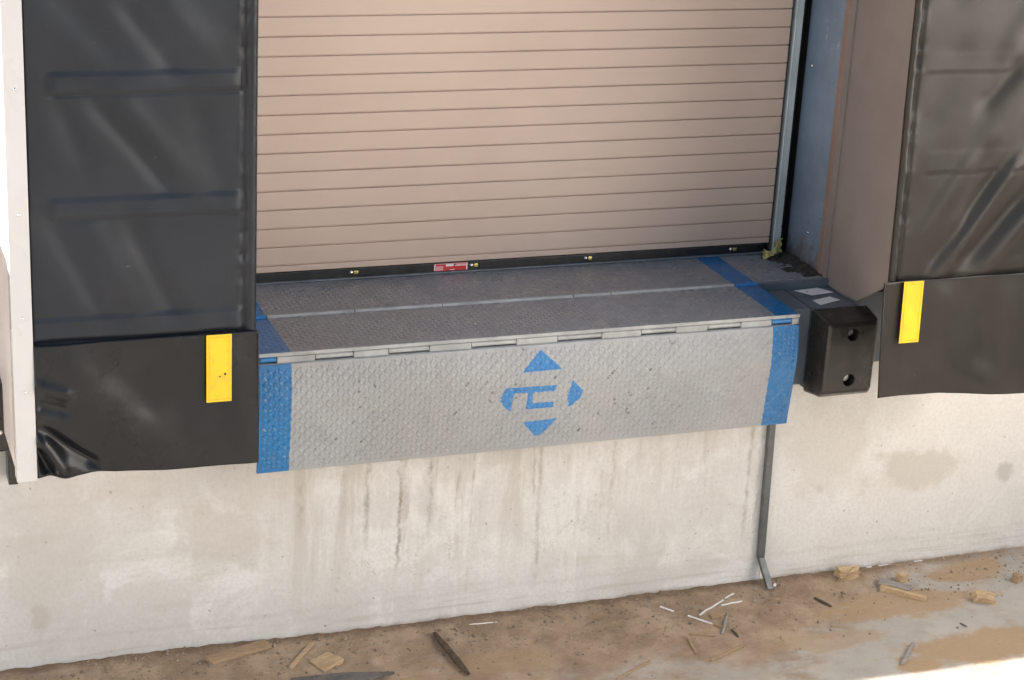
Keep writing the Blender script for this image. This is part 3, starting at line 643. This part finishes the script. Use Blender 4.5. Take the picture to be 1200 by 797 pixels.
# crumpled yellow strap
def rag():
    n, m_ = 16, 10
    T, U = np.meshgrid(np.linspace(0, 1, n), np.linspace(-1, 1, m_), indexing='ij')
    wdt = .006+.024*np.abs(T-.28)**.8*1.3
    X = 2.008+.080*T; Z = 1.138+.022*T+U*wdt + .006*vnoise(T*6, U*2, 31, 2)
    Y = .385-.02*np.sin(T*5)+.016*(vnoise(T*5, U*3.5, 33, 2)-.5)*2 + .008*np.sin(U*7+T*4)
    o = link('strap', grid_mesh('strap', np.stack([X, Y, Z], -1)), M['rag'], smooth=True)
    sm = o.modifiers.new('t', 'SOLIDIFY'); sm.thickness = .0015
    return tag(o, 'crumpled yellow strap tied at the lower right corner of the roller door', 'strap')
rag()
def grime():
    xs = np.arange(1.98, 2.131, .003); ys = np.arange(.145, .49, .003)
    X, Y = np.meshgrid(xs, ys, indexing='ij')
    e = np.clip((X-2.035)/.08, 0, 1)
    h = .001 + .002*e + .013*e*(vnoise(X*30, Y*22, 41, 4)-.28)+.008*(vnoise(X*90, Y*90, 42, 2)-.55)*e
    edge = np.minimum.reduce([(X-1.985)/.03, (Y-.148)/.02, np.ones(X.shape)])
    Z = np.clip(1.1222 + h - .012*(1-np.clip(edge + 1.2*(vnoise(X*25, Y*25, 44, 3)-.5), 0, 1)), 1.114, 1.15)
    return tag(link('debris', grid_mesh('debris', np.stack([X, Y, Z], -1)), M['debris'], smooth=True), 'dark grime and rust flakes piled at the foot of the blue steel jamb', 'debris', kind='stuff')
grime()

# ------------------------------------------------------------------ litter on the yard
def gz(x, y):
    X = np.array([[x]]); Y = np.array([[y]])
    return float(max(0, dirt_h(X, Y)[0, 0]))
def stick(name, a, b, w, h, mat, label, cat, group=None, taper=.6, lift=0, bend=0):
    a = Vector((*a, gz(*a)+h*.45+lift)); b = Vector((*b, gz(*b)+h*.45)); c = (a+b)/2; c.z = max(c.z, gz(c.x, c.y)+h*.45)
    d = (b-a); side = Vector((-d.y, d.x, 0)).normalized(); n = 7; bm = B(); rings = []
    for i in range(n):
        t = i/(n-1); p = a.lerp(b, t); p = p + side*bend*math.sin(t*math.pi)
        p.z = max(p.z, gz(p.x, p.y)+h*.4)
        k = 1-(1-taper)*abs(2*t-1)**2 if taper < 1 else 1
        k *= random.uniform(.85, 1.1) if taper < 1 else 1
        rings.append([bm.verts.new(p-c+side*sx*w*.5*k+Vector((0, 0, sz*h*.5*k))) for sx, sz in (((-1, -1), (0, -1), (1, -1), (1, .9), (.1, 1), (-1, .9)) if taper >= .8 else ((-1, -.7), (0, -1), (1, -.7), (1, .6), (.2, 1), (-1, .7)))])
    for p, q in zip(rings, rings[1:]):
        for k in range(6): bm.faces.new((p[k], p[(k+1) % 6], q[(k+1) % 6], q[k]))
    bm.faces.new(rings[0][::-1]); bm.faces.new(rings[-1])
    o = obj(name, bm, mat); o.location = c
    return tag(o, label, cat, group)
def chunk(name, c, sx, sy, sz, rz, mat, label, cat, tilt=0, jag=.18, group=None):
    bm = B(); vs = box(bm, -sx/2, sx/2, -sy/2, sy/2, 0, sz)
    bmesh.ops.subdivide_edges(bm, edges=bm.edges[:], cuts=2, use_grid_fill=True)
    for v in bm.verts: v.co += Vector((random.uniform(-1, 1)*sx, random.uniform(-1, 1)*sy, random.uniform(-1, 1)*sz))*jag*.25
    o = obj(name, bm, mat); o.location = (*c, gz(*c)-.004); o.rotation_euler = (tilt, tilt*.5, rz)
    return tag(o, label, cat, group)
G_ = 'scraps littering the yard at the foot of the wall'
stick('stick', (.640, -.092), (.672, -.362), .023, .018, M['wood_dark'], 'thick dark weathered stick pointing away from the wall on the dirt', 'stick', None, .55)
stick('plank', (-.135, -.108), (.078, -.035), .046, .013, M['wood_mid'], 'dusty brown plank offcut lying against the wall foot on the left', 'plank', 'planks on the yard', 1)
stick('wood_strip', (.116, -.19), (.222, -.060), .016, .008, M['wood_pale'], 'narrow pale lath leaning beside the dark shingle', 'wood scrap', None, .8)
chunk('wood_chip', (.243, -.178), .085, .070, .016, .5, M['wood_pale'], 'pale flat wood block just behind the dark shingle', 'wood scrap', group='wood chips on the yard')
bm = B(); prism(bm, [(-.165, .045, 0), (0, .03, 0), (.17, -.012, 0), (.02, -.045, 0), (-.15, -.05, 0)], (0, 0, .012)); sh = obj('shingle', bm, M['slate'], bevel=.002)
sh.location = (.268, -.292, gz(.268, -.292)+.004); sh.rotation_euler = (.12, -.03, .02); tag(sh, 'dark grey pointed shingle at the bottom edge of the yard dirt', 'shingle')
stick('white_stick', (1.596, -.176), (1.775, -.076), .0052, .004, M['straw'], 'longest white stick, aimed up toward the kinked channel', 'stick', 'white sticks on the dirt', 1)
stick('white_stick', (1.698, -.137), (1.782, -.131), .005, .004, M['straw'], 'short white stick to the right of the longest white one', 'stick', 'white sticks on the dirt', 1)
stick('white_stick', (1.552, -.171), (1.613, -.245), .006, .004, M['straw'], 'white stick lying under and left of the longest white one', 'stick', 'white sticks on the dirt', 1)
stick('white_stick', (1.478, -.094), (1.512, -.135), .006, .004, M['straw'], 'small white stick, leftmost of the white cluster near the channel', 'stick', 'white sticks on the dirt', 1)
stick('white_stick', (.779, -.056), (.879, -.063), .004, .004, M['straw'], 'thin white sliver near the wall to the right of the thick dark stick', 'stick', 'white sticks on the dirt', .5)
stick('twig', (1.613, -.245), (1.640, -.275), .008, .007, M['wood_mid'], 'brown stub touching the lower end of a white stick', 'twig', group='twigs on the yard')
chunk('wood_chip', (1.655, -.195), .05, .03, .014, .1, M['wood_mid'], 'small brown wood chip between the white sticks', 'wood scrap', group='wood chips on the yard')
stick('twig', (1.486, -.313), (1.47, -.419), .009, .008, M['wood_mid'], 'short brown twig pointing at the camera, left of the grey one', 'twig', group='twigs on the yard')
stick('twig', (1.613, -.321), (1.696, -.195), .011, .008, M['wood_grey'], 'thin grey twig right of the white sticks', 'twig', group='twigs on the yard')
stick('twig', (1.658, -.301), (1.66, -.352), .008, .007, M['wood_dark'], 'tiny dark twig beside the thin grey one', 'twig', group='twigs on the yard')
stick('twig', (1.50, -.290), (1.587, -.321), .010, .007, M['wood_mid'], 'brown twig lying crosswise below the white sticks', 'twig', group='twigs on the yard')
stick('twig', (1.498, -.475), (1.67, -.398), .013, .008, M['wood_mid'], 'long dusty brown twig half buried on the grey yard', 'twig', group='twigs on the yard')
stick('twig', (1.139, -.51), (1.297, -.423), .010, .008, M['wood_mid'], 'brown twig at the bottom edge in the middle of the yard', 'twig', group='twigs on the yard')
stick('plank', (2.336, -.150), (2.454, -.272), .024, .020, M['wood_pale'], 'split pale batten with a grey slab on it, right part of the yard', 'plank', 'planks on the yard', .9)
chunk('wood_slab', (2.395, -.150), .12, .045, .02, -.75, M['wood_grey'], 'grey weathered slab lying behind the split pale batten', 'wood scrap')
chunk('wood_chip', (2.437, -.118), .035, .03, .045, .3, M['wood_pale'], 'small upright pale chip behind the grey slab', 'wood scrap', .15, group='wood chips on the yard')
chunk('wood_block', (2.25, -.042), .085, .04, .04, .1, M['wood_pale'], 'pale broken wood block against the wall right of the kinked channel', 'wood scrap',   .25, .45, group='wood blocks on the yard')
chunk('wood_block', (2.665, -.325), .07, .04, .036, -.45, M['wood_pale'], 'tan splintered block standing alone at the right of the yard', 'wood scrap', .3, .5, group='wood blocks on the yard')
chunk('wood_chip', (2.875, -.215), .03, .03, .035, .3, M['wood_mid'], 'brown cone shaped chip at the right edge of the yard', 'wood scrap', .1, .4, group='wood chips on the yard')
stick('twig', (2.058, -.161), (2.09, -.23), .012, .009, M['wood_dark'], 'dark twig on the dirt between channel and pale batten', 'twig', group='twigs on the yard')
stick('nail', (2.484, -.455), (2.493, -.487), .007, .006, M['slate'], 'rusty dark nail lying on bare grey concrete', 'nail')
stick('twig', (2.123, -.668), (2.239, -.545), .018, .011, M['wood_grey'], 'grey weathered splinter near the sunlit edge of the yard', 'twig', group='twigs on the yard')
# loose grit and splinters: too many to count
def grit(name, n, spread, sizes, mat, label, flat=1., long=1.):
    bm = B()
    for k in range(n):
        x = random.uniform(-.8, 3.05); y = -abs(random.gauss(0, spread))-.004
        if y < -1.1 or (x > 2.0 and random.random() < .55): continue
        r = random.choice(sizes)*random.uniform(.6, 1.5); c = Vector((x, y, gz(x, y)+r*.3*flat)); an = random.uniform(0, 6.28); ca, sa = math.cos(an), math.sin(an)
        vs = []
        for d in ((1,0,0),(-1,0,0),(0,1,0),(0,-1,0),(0,0,1),(0,0,-1)):
            q = random.uniform(.6, 1.3); dx, dy, dz = d[0]*long*q*r, d[1]*q*r, d[2]*flat*q*r
            vs.append(bm.verts.new(c+Vector((dx*ca-dy*sa, dx*sa+dy*ca, dz))))
        for f in ((0,2,4),(2,1,4),(1,3,4),(3,0,4),(2,0,5),(1,2,5),(3,1,5),(0,3,5)): bm.faces.new([vs[i] for i in f])
    tag(obj(name, bm, mat), label, 'grit', kind='stuff')
grit('gravel', 2300, .17, (.0012, .0015, .002, .002, .003, .004, .006), M['stone'], 'loose grit and crumbs strewn in the dirt below the wall')
grit('dark_grit', 900, .22, (.0012, .0015, .002, .002, .003), M['soil_dark'], 'dark soil crumbs scattered over the dirt and yard', .6)
grit('splinters', 420, .25, (.0012, .0015, .002), M['wood_pale'], 'tiny pale splinters and straw bits on the dirt', .6, 5.)
# ------------------------------------------------------------------ neighbours out of frame that shade and light the dock
def copy_tree(o, dx, label, parent=None):
    c = o.copy(); COL.objects.link(c); c.parent = parent
    if parent is None:
        c.location.x += dx; c['label'] = label
    for ch in list(o.children):
        if ch.name.split('.')[0] in ('reflective_tag',): continue
        cc = copy_tree(ch, 0, None, c)
        if parent is None: cc.matrix_parent_inverse = ch.matrix_parent_inverse
    return c
copy_tree(sl, -8.6, 'left curtain of the next dock along the same wall'); copy_tree(sr, -8.6, 'right curtain of the next dock along the same wall')

tr = empty('bounce_trailer', (5.27, -.35, 0)); tag(tr, 'unseen white box trailer added on the right to bounce sunlight onto the dock', 'trailer')  # added out of view as a sunlit reflector, lights the dock from the right
bm = B(); box(bm, 3.97, 6.57, -13.6, -.40, 1.15, 4.05); obj('box_body', bm, M['trailer'], tr, bevel=.03)
bm = B()
for k in range(26): box(bm, 3.952, 3.9695, -13.4+k*.52, -13.36+k*.52, 1.2, 4.0)
obj('side_rib', bm, M['trailer'], tr)
bm = B(); box(bm, 4.5, 6.0, -13, -.5, .95, 1.148); obj('chassis', bm, M['dark'], tr)
for y in (-1.9, -3.2):
    for x in (4.05, 6.2):
        bm = B(); disc(bm, (x, y, .5), (1, 0, 0), .5, .28, 28); wl = obj('wheel', bm, M['tyre'], tr, bevel=.04)
        bm = B(); disc(bm, (x-.004, y, .5), (-1, 0, 0), .26, .01, 20); obj('rim', bm, M['chrome'], wl)

# ------------------------------------------------------------------ light, camera
SUN_EL, SUN_BEHIND = 22.0, 1.65
L = bpy.data.lights.new('sun', 'SUN'); L.energy = 5; L.angle = R(.2); L.color = (1, .945, .87)
so = bpy.data.objects.new('sun', L); COL.objects.link(so)
e, a = R(SUN_EL), R(SUN_BEHIND)
so.rotation_euler = Vector((math.cos(e)*math.cos(a), -math.cos(e)*math.sin(a), -math.sin(e))).to_track_quat('-Z', 'Y').to_euler()
w = bpy.data.worlds.new('World'); S.world = w; w.use_nodes = True
nt = w.node_tree; sky = nt.nodes.new('ShaderNodeTexSky'); sky.sky_type = 'NISHITA'; sky.sun_disc = False
sky.sun_elevation = e; sky.sun_rotation = R(-90)+a; sky.dust_density = 1.5
nt.links.new(sky.outputs[0], nt.nodes['Background'].inputs[0]); nt.nodes['Background'].inputs[1].default_value = .06

cam = bpy.data.cameras.new('camera'); co_ = bpy.data.objects.new('camera', cam); COL.objects.link(co_)
co_.location = (-1.286, -5.7004, 3.2523); co_.rotation_euler = (R(69.9577), R(-2.9721), R(-19.8851))
cam.sensor_width = 36; cam.lens = 2305.12/1200*36; cam.clip_start = .05; cam.clip_end = 3000
S.camera = co_
S.view_settings.view_transform = 'Standard'; S.view_settings.look = 'None'; S.view_settings.gamma = 1; S.view_settings.exposure = 2.08
S.cycles.max_bounces = 8; S.cycles.diffuse_bounces = 5; S.cycles.use_denoising = True
